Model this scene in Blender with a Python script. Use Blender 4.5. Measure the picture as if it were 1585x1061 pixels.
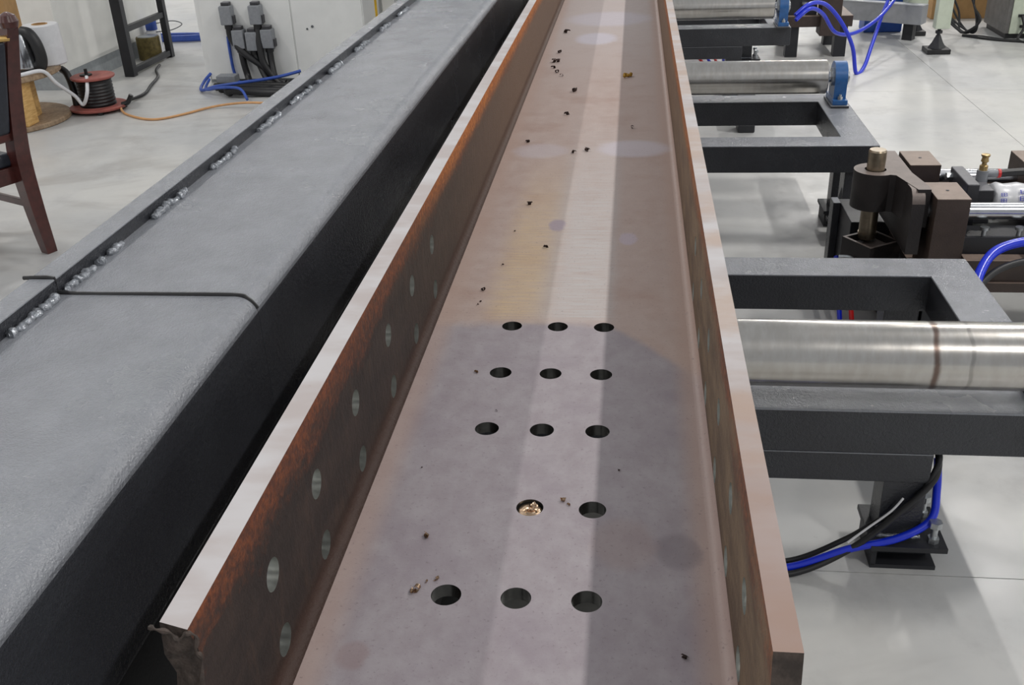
import bpy, bmesh, math, random
from mathutils import Vector, Matrix

random.seed(7)
S = 0.075                      # one design unit (bolt-hole gauge) in metres
FZ = -10.7                     # floor level in design units, beam web top is 0
scene = bpy.context.scene
for o in list(bpy.data.objects):
    bpy.data.objects.remove(o)
COL = scene.collection

# ------------------------------------------------------------------ camera
def rot(p, y, r):
    return Matrix.Rotation(y, 3, 'Z') @ Matrix.Rotation(p, 3, 'X') @ Matrix.Rotation(r, 3, 'Y')
R = rot(-0.4802, 0.1302, 0.0430)
right, fwd, up = R.col[0], R.col[1], R.col[2]
M = Matrix((right, up, -fwd)).transposed().to_4x4()
M.translation = Vector((1.4976, -10.6586, 9.6801)) * S
cam_data = bpy.data.cameras.new('camera')
cam = bpy.data.objects.new('camera', cam_data)
COL.objects.link(cam)
cam.matrix_world = M
cam_data.sensor_width = 36
cam_data.lens = 1535.39 * 36 / 1585
cam_data.clip_start = 0.05
cam_data.clip_end = 200
scene.camera = cam

# ------------------------------------------------------------------ world, lamps, exposure
world = bpy.data.worlds.new('hall_air')
scene.world = world
world.use_nodes = True
world.node_tree.nodes['Background'].inputs[0].default_value = (0.93, 0.96, 1.0, 1)
world.node_tree.nodes['Background'].inputs[1].default_value = 0.4

def ceiling_lamp(x, y, z, power, sx=0.22, sy=1.2):
    d = bpy.data.lights.new('high_bay_lamp', 'AREA')
    d.shape = 'RECTANGLE'; d.size = sx; d.size_y = sy; d.energy = power
    d.color = (1.0, 0.97, 0.93)
    o = bpy.data.objects.new('high_bay_lamp', d)
    COL.objects.link(o); o.location = (x, y, z)
# two rows of high bay lamps run along the beam, one on each side of it
for yy in (-4.0, 3.0, 10.0, 17.0, 24.0):
    ceiling_lamp(4.65, yy, 6.3, 230)
    ceiling_lamp(-6.3, yy, 6.3, 140)
# the other lamp rows of the hall, farther out
for xx in (-27.0, -17.0, 15.5, 26.0):
    for yy in (-4.0, 3.0, 10.0, 17.0, 24.0, 31.0):
        ceiling_lamp(xx, yy, 6.3, 230)
for xx in (-6.3, 4.65):
    for yy in (31.0, 38.0):
        ceiling_lamp(xx, yy, 6.3, 230)
vs = scene.view_settings
vs.view_transform = 'Standard'
vs.look = 'None'
vs.exposure = 0.0
vs.gamma = 1.0
vs.use_curve_mapping = False

# ------------------------------------------------------------------ material helpers
def C(r, g, b):
    f = lambda c: (c / 255 / 12.92) if c / 255 <= 0.04045 else ((c / 255 + 0.055) / 1.055) ** 2.4
    return (f(r), f(g), f(b), 1)

class NT:
    def __init__(s, name):
        s.mat = bpy.data.materials.new(name); s.mat.use_nodes = True
        s.t = s.mat.node_tree; s.b = s.t.nodes['Principled BSDF']
    def new(s, typ, **kw):
        n = s.t.nodes.new(typ)
        for k, v in kw.items(): setattr(n, k, v)
        return n
    def put(s, sock, v):
        if v is None: return
        if isinstance(v, bpy.types.NodeSocket): s.t.links.new(v, sock)
        else: sock.default_value = v
    def pos(s, scale=(1, 1, 1)):
        tc = s.new('ShaderNodeTexCoord'); m = s.new('ShaderNodeMapping')
        s.t.links.new(tc.outputs['Object'], m.inputs[0])
        m.inputs['Scale'].default_value = tuple(k / S for k in scale)
        return m.outputs[0]
    def xyz(s, vec):
        n = s.new('ShaderNodeSeparateXYZ'); s.put(n.inputs[0], vec); return n.outputs
    def noise(s, vec, scale, detail=4, rough=0.55, dist=0):
        n = s.new('ShaderNodeTexNoise'); s.put(n.inputs['Vector'], vec)
        n.inputs['Scale'].default_value = scale; n.inputs['Detail'].default_value = detail
        n.inputs['Roughness'].default_value = rough; n.inputs['Distortion'].default_value = dist
        return n.outputs[0]
    def math(s, op, a, b=None, c=None, clamp=False):
        n = s.new('ShaderNodeMath', operation=op, use_clamp=clamp)
        s.put(n.inputs[0], a); s.put(n.inputs[1], b); s.put(n.inputs[2], c); return n.outputs[0]
    def mapr(s, v, a, b, c=0.0, d=1.0, smooth=True):
        n = s.new('ShaderNodeMapRange', interpolation_type='SMOOTHSTEP' if smooth else 'LINEAR')
        s.put(n.inputs[0], v)
        for i, k in zip((1, 2, 3, 4), (a, b, c, d)): s.put(n.inputs[i], k)
        return n.outputs[0]
    def mix(s, f, a, b, mode='MIX'):
        n = s.new('ShaderNodeMix', data_type='RGBA', blend_type=mode)
        s.put(n.inputs[0], f); s.put(n.inputs[6], a); s.put(n.inputs[7], b); return n.outputs[2]
    def bump(s, h, strength=0.3, dist=0.01):
        n = s.new('ShaderNodeBump'); n.inputs['Strength'].default_value = strength
        n.inputs['Distance'].default_value = dist; s.put(n.inputs['Height'], h)
        s.t.links.new(n.outputs[0], s.b.inputs['Normal'])
    def done(s, col=None, rough=0.5, metal=0.0, spec=0.5, coat=0.0):
        s.put(s.b.inputs['Base Color'], col); s.put(s.b.inputs['Roughness'], rough)
        s.put(s.b.inputs['Metallic'], metal); s.put(s.b.inputs['Specular IOR Level'], spec)
        s.b.inputs['Coat Weight'].default_value = coat
        return s.mat
    def spot(s, xs, ys, cx, cy, rx, ry, soft=0.25):
        dx = s.math('DIVIDE', s.math('SUBTRACT', xs, cx), rx); dy = s.math('DIVIDE', s.math('SUBTRACT', ys, cy), ry)
        d = s.math('ADD', s.math('MULTIPLY', dx, dx), s.math('MULTIPLY', dy, dy))
        return s.mapr(d, 1.0 + soft, 1.0 - soft)

def plain(name, col, rough=0.5, metal=0.0, spec=0.5, var=0.12, scale=1.5, bumps=0.0, bscale=20, coat=0.0, lit_top=None):
    m = NT(name); p = m.pos(); n = m.noise(p, scale, 4)
    dark = tuple(c * (1 - var) for c in col[:3]) + (1,); lite = tuple(min(1, c * (1 + var)) for c in col[:3]) + (1,)
    c = m.mix(m.mapr(n, 0.3, 0.7), dark, lite)
    if lit_top:  # overhead light put into the colour: paler tint on upward faces
        g = m.new('ShaderNodeNewGeometry'); c = m.mix(m.math('MULTIPLY', m.mapr(m.xyz(g.outputs['True Normal'])[2], .1, .5), m.mapr(n, .2, .8, .75, 1)), c, lit_top)
    if bumps: m.bump(m.noise(p, bscale, 2), bumps, 0.004)
    return m.done(c, rough, metal, spec, coat)

def make_web():
    m = NT('rolled_steel_web'); p = m.pos(); x, y, z = m.xyz(p)
    big = m.noise(p, 0.55, 5, 0.6); mid = m.noise(m.pos((1, 0.75, 1)), 2.4, 6, 0.65); fine = m.noise(p, 14, 4, 0.7)
    near = m.mix(m.mapr(mid, 0.25, 0.75), C(155, 145, 150), C(170, 163, 167))
    near = m.mix(m.mapr(big, 0.45, 0.75, 0, .8), near, C(148, 137, 145))
    far = m.mix(m.mapr(mid, 0.25, 0.75), C(180, 158, 149), C(190, 172, 164))
    far = m.mix(m.mapr(big, 0.45, 0.75, 0, .8), far, C(172, 144, 132))
    # zone boundary near the first row of holes, bending towards the viewer on the right
    lim = m.math('SUBTRACT', m.math('ADD', 8.1, m.math('MULTIPLY', big, 0.9)), m.math('MULTIPLY', m.math('MAXIMUM', m.math('SUBTRACT', x, 1.1), 0.0), 1.25))
    zone = m.mapr(m.math('SUBTRACT', y, lim), -0.12, 0.35)
    col = m.mix(zone, near, far)
    # brushed patch worn bright and golden beyond the first holes
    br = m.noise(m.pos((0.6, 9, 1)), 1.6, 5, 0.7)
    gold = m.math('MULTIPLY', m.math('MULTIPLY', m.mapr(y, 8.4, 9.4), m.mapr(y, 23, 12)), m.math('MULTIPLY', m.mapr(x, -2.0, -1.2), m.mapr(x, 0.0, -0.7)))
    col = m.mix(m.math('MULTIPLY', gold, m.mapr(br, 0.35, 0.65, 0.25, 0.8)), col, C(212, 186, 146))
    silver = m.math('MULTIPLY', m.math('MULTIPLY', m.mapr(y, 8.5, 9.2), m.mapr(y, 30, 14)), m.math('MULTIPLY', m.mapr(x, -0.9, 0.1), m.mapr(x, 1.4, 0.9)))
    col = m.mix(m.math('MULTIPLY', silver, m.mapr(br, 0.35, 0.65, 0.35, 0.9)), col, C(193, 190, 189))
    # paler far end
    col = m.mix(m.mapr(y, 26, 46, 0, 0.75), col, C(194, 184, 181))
    # rusty film along both flange roots
    edge = m.math('ADD', m.mapr(x, -2.1, -2.6, 0, 0.6), m.mapr(x, 2.3, 2.75, 0, 0.7))
    col = m.mix(edge, col, C(186, 160, 148))
    # stains with outlines of their own
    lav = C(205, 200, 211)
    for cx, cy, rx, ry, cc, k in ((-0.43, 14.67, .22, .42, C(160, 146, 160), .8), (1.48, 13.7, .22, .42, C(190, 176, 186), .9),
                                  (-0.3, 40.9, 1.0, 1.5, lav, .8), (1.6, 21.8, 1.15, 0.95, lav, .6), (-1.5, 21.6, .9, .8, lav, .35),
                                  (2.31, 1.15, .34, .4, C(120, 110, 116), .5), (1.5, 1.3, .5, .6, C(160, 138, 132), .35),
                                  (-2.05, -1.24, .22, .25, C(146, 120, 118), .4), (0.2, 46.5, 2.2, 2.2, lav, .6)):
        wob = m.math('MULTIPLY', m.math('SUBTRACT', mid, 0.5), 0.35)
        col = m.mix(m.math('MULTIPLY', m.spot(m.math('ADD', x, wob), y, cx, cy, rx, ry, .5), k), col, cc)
    # dark pits and specks
    pit = m.mapr(m.noise(m.pos((1.6, .9, 1)), 4.6, 5, 0.75), 0.62, 0.74, 0, 0.38)
    col = m.mix(pit, col, C(112, 98, 106))
    col = m.mix(m.mapr(fine, 0.58, 0.72, 0, 0.5), col, C(96, 82, 86))
    m.bump(m.math('ADD', m.math('MULTIPLY', fine, 0.4), m.math('MULTIPLY', br, m.mapr(zone, 0, 1, 0.1, 0.6))), 0.25, 0.004)
    return m.done(col, m.mapr(mid, 0.3, 0.7, 0.42, 0.56), 0.0, 0.5)

def make_flange(name, base_d, base_l, rust, amount):
    m = NT(name); p = m.pos(); x, y, z = m.xyz(p)
    n1 = m.noise(m.pos((1, .5, 1.6)), 1.3, 6, 0.65); n2 = m.noise(m.pos((1, 1.4, .45)), 3.0, 5, 0.6); f = m.noise(p, 10, 4, 0.7)
    col = m.mix(m.mapr(n1, 0.3, 0.7), base_d, base_l)
    col = m.mix(m.mapr(n2, 0.5, 0.75, 0, 0.3), col, C(84, 64, 52))
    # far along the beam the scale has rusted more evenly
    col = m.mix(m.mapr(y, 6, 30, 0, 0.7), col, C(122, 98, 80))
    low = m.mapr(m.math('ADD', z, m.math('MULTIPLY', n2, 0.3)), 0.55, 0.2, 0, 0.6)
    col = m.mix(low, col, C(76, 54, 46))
    edge = m.math('ADD', m.math('SUBTRACT', z, m.math('MULTIPLY', n1, 1.7)), m.math('MULTIPLY', f, 0.5))
    r = m.mapr(edge, 1.35, 2.1, 0, amount)
    orange = m.mix(m.mapr(m.math('ADD', f, m.math('MULTIPLY', n1, .5)), 0.55, 0.95), C(92, 54, 41), rust)
    col = m.mix(r, col, orange)
    far = m.math('MULTIPLY', m.mapr(y, 5, 16), m.mapr(m.math('ADD', z, m.math('MULTIPLY', n1, .5)), 2.25, 2.75, 0, amount))
    col = m.mix(far, col, m.mix(m.mapr(f, .4, .65), C(150, 84, 40), C(206, 128, 58)))
    m.bump(m.math('ADD', f, n2), 0.35, 0.006)
    return m.done(col, 0.62, 0.0, 0.35)

def make_edge():
    m = NT('flange_edge_steel'); p = m.pos(); x, y, z = m.xyz(p)
    n = m.noise(m.pos((.5, 1.2, 1)), 0.9, 5); f = m.noise(p, 6, 5, .7)
    col = m.mix(m.mapr(n, .35, .65), C(184, 175, 173), C(200, 197, 198))
    st = m.math('MULTIPLY', m.mapr(x, -1, 2), m.mapr(m.math('ADD', n, m.math('MULTIPLY', f, .4)), .5, .8, 0, .75))
    pat = m.noise(m.pos((.3, .55, 1)), 1.1, 5, .6)
    col = m.mix(m.math('MULTIPLY', m.mapr(x, -1, 2), m.mapr(pat, .4, .62, 0, .8)), col, C(184, 162, 147))
    col = m.mix(m.math('MULTIPLY', m.mapr(x, -1, 2), m.mapr(y, 4, -3.0, 0, .75)), col, C(148, 120, 108))
    col = m.mix(m.mapr(f, .62, .8, 0, .25), col, C(140, 100, 80))
    return m.done(col, .55, 0, .4)

def make_paint():
    m = NT('anthracite_gloss_paint'); p = m.pos(); n = m.noise(p, .5, 4); o = m.noise(p, 11, 3, .6); o2 = m.noise(p, 30, 2)
    col = m.mix(m.mapr(n, .3, .7), C(44, 45, 50), C(51, 53, 58))
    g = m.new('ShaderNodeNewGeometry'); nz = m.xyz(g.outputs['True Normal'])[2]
    d = m.noise(p, 1.1, 5, .6)                            # mottling for the overhead sheen painted pale on upward faces
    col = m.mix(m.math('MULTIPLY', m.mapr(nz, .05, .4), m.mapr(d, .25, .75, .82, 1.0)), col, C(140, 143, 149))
    m.bump(m.math('ADD', o, m.math('MULTIPLY', o2, .6)), .5, .004)
    return m.done(col, m.mapr(n, .3, .7, .2, .28), 0.0, 0.6)

def make_floor():
    m = NT('worn_workshop_concrete'); p = m.pos(); x, y, z = m.xyz(p)
    a = m.noise(p, .06, 6, .6); b = m.noise(p, .35, 6, .65); f = m.noise(p, 3, 5, .7); st = m.noise(m.pos((.35, 1, 1)), .12, 5, .65, 1.0)
    col = m.mix(m.mapr(a, .35, .65), C(186, 187, 187), C(206, 205, 201))
    col = m.mix(m.mapr(b, .5, .72, 0, .45), col, C(164, 163, 163))
    col = m.mix(m.mapr(st, .52, .7, 0, .55), col, C(158, 154, 150))
    col = m.mix(m.mapr(f, .66, .78, 0, .3), col, C(120, 116, 112))
    m.bump(b, .06, .01)
    return m.done(col, m.mapr(b, .3, .7, .32, .5), 0, .5)

def make_roller(name, ring):
    m = NT(name); p = m.pos(); x, y, z = m.xyz(p)
    n = m.noise(m.pos((3, 1, 1)), 1.2, 6, .6); s2 = m.noise(m.pos((9, .6, .6)), 1.0, 4, .6); b = m.noise(p, .9, 5)
    col = m.mix(m.mapr(n, .35, .7), C(196, 192, 186), C(206, 203, 198))
    col = m.mix(m.mapr(b, .55, .75, 0, .3), col, C(160, 148, 138))
    wob = m.math('ADD', x, m.math('MULTIPLY', m.math('SUBTRACT', b, .5), .25))
    band = m.math('MULTIPLY', m.mapr(wob, 5.66, 5.76), m.mapr(wob, 5.92, 5.8))
    col = m.mix(m.math('MULTIPLY', band, .8 * ring), col, C(96, 66, 52))
    band2 = m.math('MULTIPLY', m.mapr(wob, 6.6, 6.65), m.mapr(wob, 6.77, 6.69))
    col = m.mix(m.math('MULTIPLY', band2, .35 * ring), col, C(90, 86, 84))
    m.bump(s2, .02, .003)
    return m.done(col, m.mapr(b, .3, .7, .2, .26), 1.0, .5)

def make_wood(name, a, b, scale=(1, 1, 6)):
    m = NT(name); n = m.noise(m.pos(scale), 1.2, 6, .6, .6); f = m.noise(m.pos(), 5, 4)
    col = m.mix(m.mapr(n, .3, .7), a, b)
    col = m.mix(m.mapr(f, .6, .8, 0, .3), col, C(70, 50, 32))
    return m.done(col, .6, 0, .35)

MT = {}
MT['web'] = make_web()
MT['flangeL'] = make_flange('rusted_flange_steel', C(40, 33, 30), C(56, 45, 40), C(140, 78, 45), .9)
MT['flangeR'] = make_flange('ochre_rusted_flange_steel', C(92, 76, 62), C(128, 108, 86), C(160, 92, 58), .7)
MT['edge'] = make_edge()
MT['bore'] = plain('machined_bore_steel', C(196, 198, 194), .28, .9, .5, .1, 6)
MT['webbore'] = plain('shaded_bore_steel', C(64, 64, 62), .25, .6, .5, .2, 6)  # darker copy of the bore steel, shade in the web holes painted in
MT['torn'] = plain('flame_cut_steel', C(74, 64, 58), .6, .2, .5, .35, 5, .6, 9)
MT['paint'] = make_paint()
MT['darkpaint'] = plain('black_machine_paint', C(38, 39, 43), .45, 0, .5, .1, 1, .12, 14)
MT['floor'] = make_floor()
MT['joint'] = plain('floor_joint_filler', C(84, 80, 74), .9)
MT['roller'] = make_roller('brushed_roller_steel', 1)
MT['cleanroller'] = make_roller('clean_roller_steel', 0)
MT['steel'] = plain('bright_steel', C(196, 198, 202), .22, 1.0, .5, .08, 4)
MT['zinc'] = plain('zinc_plated_steel', C(190, 194, 196), .35, .9, .5, .12, 8)
MT['pinsteel'] = plain('ground_pin_steel', C(150, 138, 120), .35, .9, .5, .15, 3)
MT['blue'] = plain('blue_bearing_enamel', C(36, 92, 152), .35, 0, .5, .12, 3, 0, 20, .4)
MT['hose'] = plain('blue_pneumatic_hose', C(8, 44, 206), .28, 0, .6, .05, 3, 0, 20, .1)
MT['blackcable'] = plain('black_rubber', C(30, 30, 32), .45, 0, .5, .1, 3)
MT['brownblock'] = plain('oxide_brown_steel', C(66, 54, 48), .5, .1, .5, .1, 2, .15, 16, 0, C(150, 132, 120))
MT['whitepaint'] = plain('white_enamel', C(232, 233, 231), .42, 0, .5, .03, .6)
MT['plaster'] = plain('white_plaster', C(230, 230, 226), .8, 0, .3, .04, .5)
MT['greyskirt'] = plain('grey_plinth_paint', C(150, 155, 158), .7, 0, .3, .08, 2)
MT['gasket'] = plain('dark_seam', C(92, 96, 100), .7)
MT['connector'] = plain('grey_die_cast', C(142, 145, 150), .5, .2, .5, .08, 4)
MT['mahogany'] = plain('mahogany_lacquer', C(74, 34, 30), .3, 0, .5, .25, 2, 0, 20, .4)
MT['leather'] = plain('navy_leather', C(40, 44, 54), .45, 0, .5, .15, 4, .2, 18)
MT['gold'] = plain('gilt_trim', C(214, 176, 110), .3, .8)
MT['crate'] = make_wood('pine_boards', C(196, 152, 92), C(224, 186, 124))
MT['ply'] = make_wood('weathered_plywood', C(140, 118, 96), C(172, 150, 124), (3, 3, 1))
MT['card'] = plain('cardboard', C(176, 140, 96), .8, 0, .2, .08, 1.2)
MT['reddisc'] = plain('faded_red_plastic', C(160, 92, 84), .55, 0, .4, .18, 1.5)
MT['film'] = plain('white_film', C(222, 223, 226), .3, 0, .5, .04, 2)
MT['orange'] = plain('orange_cable_jacket', C(206, 156, 106), .5)
MT['bluepail'] = plain('blue_plastic', C(52, 84, 170), .4)
MT['olive'] = plain('olive_tin', C(104, 92, 52), .5, .2, .5, .3, 3)
MT['yellow'] = plain('yellow_plastic', C(220, 176, 40), .4)
MT['greenwhite'] = plain('pale_green_enamel', C(196, 204, 186), .45, 0, .5, .06, 1.5)
MT['greymetal'] = plain('grey_sheet_metal', C(108, 106, 104), .5, .2, .5, .15, 1.2)
MT['alu'] = plain('grey_aluminium', C(176, 178, 182), .4, .3, .5, .08, 1.2)
MT['bluepanel'] = plain('blue_sheet', C(40, 84, 168), .45)
MT['brass'] = plain('brass', C(186, 160, 112), .35, .8)
MT['redhose'] = plain('red_hose', C(206, 40, 40), .35)
MT['swarf'] = plain('steel_swarf', C(92, 76, 72), .35, .7, .5, .4, 9)
MT['brightswarf'] = plain('bright_swarf', C(205, 178, 150), .25, .9, .5, .35, 9)
MT['greasechip'] = plain('ochre_grease', C(172, 134, 52), .6, 0, .3, .4, 9)
MT['print'] = plain('blue_ink', C(52, 60, 176), .5)
MT['chrome'] = plain('polished_chrome', C(205, 207, 210), .12, 1.0, .5, .05, 3)
MT['shadetray'] = plain('shade_tray_steel', C(62, 62, 60), .5, .1, .5, .2, 1)  # dark colour of the added tray, gives the web holes their shade
MT['whitewire'] = plain('white_wire', C(225, 225, 228), .4)

# ------------------------------------------------------------------ mesh helpers (design units)
BASE = {}
def newbm(): return bmesh.new()

def box(bm, x0, x1, y0, y1, z0, z1, bev=0.0, seg=2, M=None, mi=0):
    t = bmesh.new(); bmesh.ops.create_cube(t, size=1)
    for v in t.verts:
        v.co = Vector(((x0 + x1) / 2 + v.co.x * (x1 - x0), (y0 + y1) / 2 + v.co.y * (y1 - y0), (z0 + z1) / 2 + v.co.z * (z1 - z0)))
    if bev: bmesh.ops.bevel(t, geom=t.edges[:], offset=bev, segments=seg, profile=.5, affect='EDGES')
    merge(bm, t, M, mi)

def merge(bm, t, M=None, mi=0):
    mp = {}
    for v in t.verts: mp[v] = bm.verts.new(M @ v.co if M else v.co)
    for f in t.faces:
        try: nf = bm.faces.new([mp[v] for v in f.verts]); nf.material_index = mi or f.material_index
        except ValueError: pass
    t.free()

def frame_of(d):
    d = d.normalized(); a = Vector((0, 0, 1)) if abs(d.z) < .9 else Vector((1, 0, 0))
    u = d.cross(a).normalized(); return u, d.cross(u).normalized()

def cyl(bm, p0, p1, r0, r1=None, n=24, caps=True, mi=0):
    p0, p1 = Vector(p0), Vector(p1); r1 = r0 if r1 is None else r1; u, w = frame_of(p1 - p0)
    A = []; B = []
    for i in range(n):
        a = 2 * math.pi * i / n; d = u * math.cos(a) + w * math.sin(a)
        A.append(bm.verts.new(p0 + d * r0)); B.append(bm.verts.new(p1 + d * r1))
    fs = [bm.faces.new((A[i], A[(i + 1) % n], B[(i + 1) % n], B[i])) for i in range(n)]
    if caps: fs.append(bm.faces.new(A[::-1])); fs.append(bm.faces.new(B))
    for f in fs: f.material_index = mi

def spline(pts, k=8):
    pts = [Vector(p) for p in pts]; out = []
    for i in range(len(pts) - 1):
        p0 = pts[max(i - 1, 0)]; p1 = pts[i]; p2 = pts[i + 1]; p3 = pts[min(i + 2, len(pts) - 1)]
        for j in range(k):
            t = j / k
            out.append(.5 * ((2 * p1) + (p2 - p0) * t + (2 * p0 - 5 * p1 + 4 * p2 - p3) * t * t + (3 * p1 - p0 - 3 * p2 + p3) * t ** 3))
    out.append(pts[-1]); return out

def tube(bm, pts, r, n=10, k=8, mi=0):
    P = spline(pts, k) if k else [Vector(p) for p in pts]
    rr = r if callable(r) else (lambda t: r)
    rings = []; u = None
    for i, p in enumerate(P):
        d = (P[min(i + 1, len(P) - 1)] - P[max(i - 1, 0)])
        if d.length < 1e-9: d = Vector((0, 0, 1))
        d.normalize()
        if u is None: u, w = frame_of(d)
        else:
            u = u - d * u.dot(d)
            if u.length < 1e-6: u, w = frame_of(d)
            u.normalize(); w = d.cross(u)
        q = rr(i / (len(P) - 1))
        rings.append([bm.verts.new(p + (u * math.cos(2 * math.pi * j / n) + w * math.sin(2 * math.pi * j / n)) * q) for j in range(n)])
    for a, b in zip(rings, rings[1:]):
        for j in range(n): bm.faces.new((a[j], a[(j + 1) % n], b[(j + 1) % n], b[j])).material_index = mi
    bm.faces.new(rings[0][::-1]).material_index = mi; bm.faces.new(rings[-1]).material_index = mi

def lathe(bm, prof, c=(0, 0, 0), n=28, axis=(0, 0, 1), mi=0, close=True):
    c = Vector(c); d = Vector(axis).normalized(); u, w = frame_of(d); rings = []
    for r, h in prof:
        rings.append([bm.verts.new(c + d * h + (u * math.cos(2 * math.pi * j / n) + w * math.sin(2 * math.pi * j / n)) * max(r, 1e-4)) for j in range(n)])
    for a, b in zip(rings, rings[1:]):
        for j in range(n): bm.faces.new((a[j], a[(j + 1) % n], b[(j + 1) % n], b[j])).material_index = mi
    if close:
        bm.faces.new(rings[0][::-1]).material_index = mi; bm.faces.new(rings[-1]).material_index = mi

def prism(bm, poly, fn, t0, t1, mi=0):
    A = [bm.verts.new(fn(a, b, t0)) for a, b in poly]; B = [bm.verts.new(fn(a, b, t1)) for a, b in poly]; n = len(poly)
    bm.faces.new(A[::-1]).material_index = mi; bm.faces.new(B).material_index = mi
    for i in range(n): bm.faces.new((A[i], A[(i + 1) % n], B[(i + 1) % n], B[i])).material_index = mi

def plate(bm, outline, holes, fn, t0, t1, nseg=36, bore=1):
    """flat plate with round holes: outline and holes in 2D, fn maps (a, b, t) to 3D"""
    t = bmesh.new(); edges = []; loops = []
    def loop(pts, ishole):
        vs_ = [t.verts.new((a, b, 0)) for a, b in pts]
        for i in range(len(vs_)): edges.append(t.edges.new((vs_[i], vs_[(i + 1) % len(vs_)])))
        loops.append((pts, ishole))
    loop(outline, False)
    for ca, cb, r in holes:
        loop([(ca + r * math.cos(2 * math.pi * i / nseg), cb + r * math.sin(2 * math.pi * i / nseg)) for i in range(nseg)], True)
    bmesh.ops.triangle_fill(t, use_beauty=True, use_dissolve=False, edges=edges, normal=(0, 0, 1))
    t.verts.index_update()
    for tt in (t0, t1):
        mp = [bm.verts.new(fn(v.co.x, v.co.y, tt)) for v in t.verts]
        for f in t.faces: bm.faces.new([mp[v.index] for v in f.verts])
    t.free()
    for pts, ishole in loops:
        A = [bm.verts.new(fn(a, b, t0)) for a, b in pts]; B = [bm.verts.new(fn(a, b, t1)) for a, b in pts]; n = len(pts)
        for i in range(n):
            f = bm.faces.new((A[i], A[(i + 1) % n], B[(i + 1) % n], B[i]))
            f.material_index = bore if ishole else 0
    bmesh.ops.remove_doubles(bm, verts=bm.verts[:], dist=1e-5)

def obj(name, bm, mats, parent=None, base=None, angle=35):
    if parent is not None: b = BASE[parent.name]
    else: b = Vector(base if base is not None else (0, 0, 0))
    for v in bm.verts: v.co = (v.co - b) * S
    bmesh.ops.recalc_face_normals(bm, faces=bm.faces[:])
    me = bpy.data.meshes.new(name); bm.to_mesh(me); bm.free()
    for k in (mats if isinstance(mats, (list, tuple)) else [mats]): me.materials.append(MT[k])
    me.shade_smooth()
    me.set_sharp_from_angle(angle=math.radians(angle))
    o = bpy.data.objects.new(name, me); COL.objects.link(o)
    wn = o.modifiers.new('weighted_normal', 'WEIGHTED_NORMAL'); wn.keep_sharp = True; wn.weight = 90
    BASE[o.name] = b
    if parent is not None: o.parent = parent
    else: o.location = b * S
    return o

def thing(name, label, cat, base, group=None):
    o = bpy.data.objects.new(name, None); COL.objects.link(o)
    o.empty_display_size = .1; o.location = Vector(base) * S; BASE[o.name] = Vector(base)
    return tag(o, label, cat, group)

def tag(o, label, cat, group=None):
    o['label'] = label; o['category'] = cat
    if group: o['group'] = group
    return o

def struct(o, label):
    o['kind'] = 'structure'; o['label'] = label; return o

def copy_tree(o, parent=None):
    c = o.copy(); COL.objects.link(c); BASE[c.name] = BASE[o.name]
    if parent is not None: c.parent = parent
    for ch in list(o.children):
        if ch.name in BASE: copy_tree(ch, c)
    return c

# ------------------------------------------------------------------ floor
bm = newbm(); box(bm, -150, 150, -60, 190, FZ - .6, FZ - .12)
floor = struct(obj('floor', bm, 'joint'), 'concrete workshop floor cast in large slabs')
XJ = [-150, -75, -24, 27.7, 79, 150]; YJ = [-60, -30, 13.6, 73.4, 124, 190]
for i in range(5):
    for j in range(5):
        bm = newbm(); g = .018
        box(bm, XJ[i] + g, XJ[i + 1] - g, YJ[j] + g, YJ[j + 1] - g, FZ - .3, FZ)
        obj('floor_slab', bm, 'floor', floor)

# dark tray added under the beam so the drilled holes look shaded
bm = newbm(); box(bm, -4, 4.2, -5, 39, FZ, FZ + .2); box(bm, -4, -3.8, -5, 39, FZ + .2, FZ + .8); box(bm, 4, 4.2, -5, 39, FZ + .2, FZ + .8)
tray = tag(obj('hole_shade_tray', bm, 'shadetray', None, (0, 17, FZ)), 'added dark steel tray on the floor below the beam, shading its web holes', 'tray')

# ------------------------------------------------------------------ H-beam on the rollers
XL, XR, HF, TW = -2.86, 2.93, 2.61, 0.22
TL, TR, Y0, Y1 = .335, .29, -3.5, 92.0
beam = thing('steel_h_beam', 'long rusty steel H-beam lying on its flanges across the rollers, web drilled with bolt holes', 'steel beam', (0, 0, 0))
rows = {8.545: (-1, 0, 1), 6.469: (-1, 0, 1), 4.395: (-1, 0, 1), 2.1: (0, 1), 0.0: (-1, 0, 1), -1.9: (-1,)}
HR = .218
holes = [(c, y, HR) for y, cs in rows.items() for c in cs]
bm = newbm()
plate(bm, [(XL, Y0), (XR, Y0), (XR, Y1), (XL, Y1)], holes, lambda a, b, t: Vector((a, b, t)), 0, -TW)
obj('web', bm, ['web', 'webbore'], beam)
fy = (9.6, 7.38, 5.18, 2.77, .53, -1.4)
fh = [(y, z, HR) for y in fy for z in (1.47, .38)]
bot = -TW - HF
def ragged(side):
    pts = []
    N = 14
    for i in range(N + 1):
        z = HF - (HF - bot) * i / N
        y = Y0 + (0 if side > 0 else (.03 * math.sin(i * 1.3) + random.uniform(-.03, .03) + .012 * i))
        pts.append((y, z))
    return pts
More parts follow.
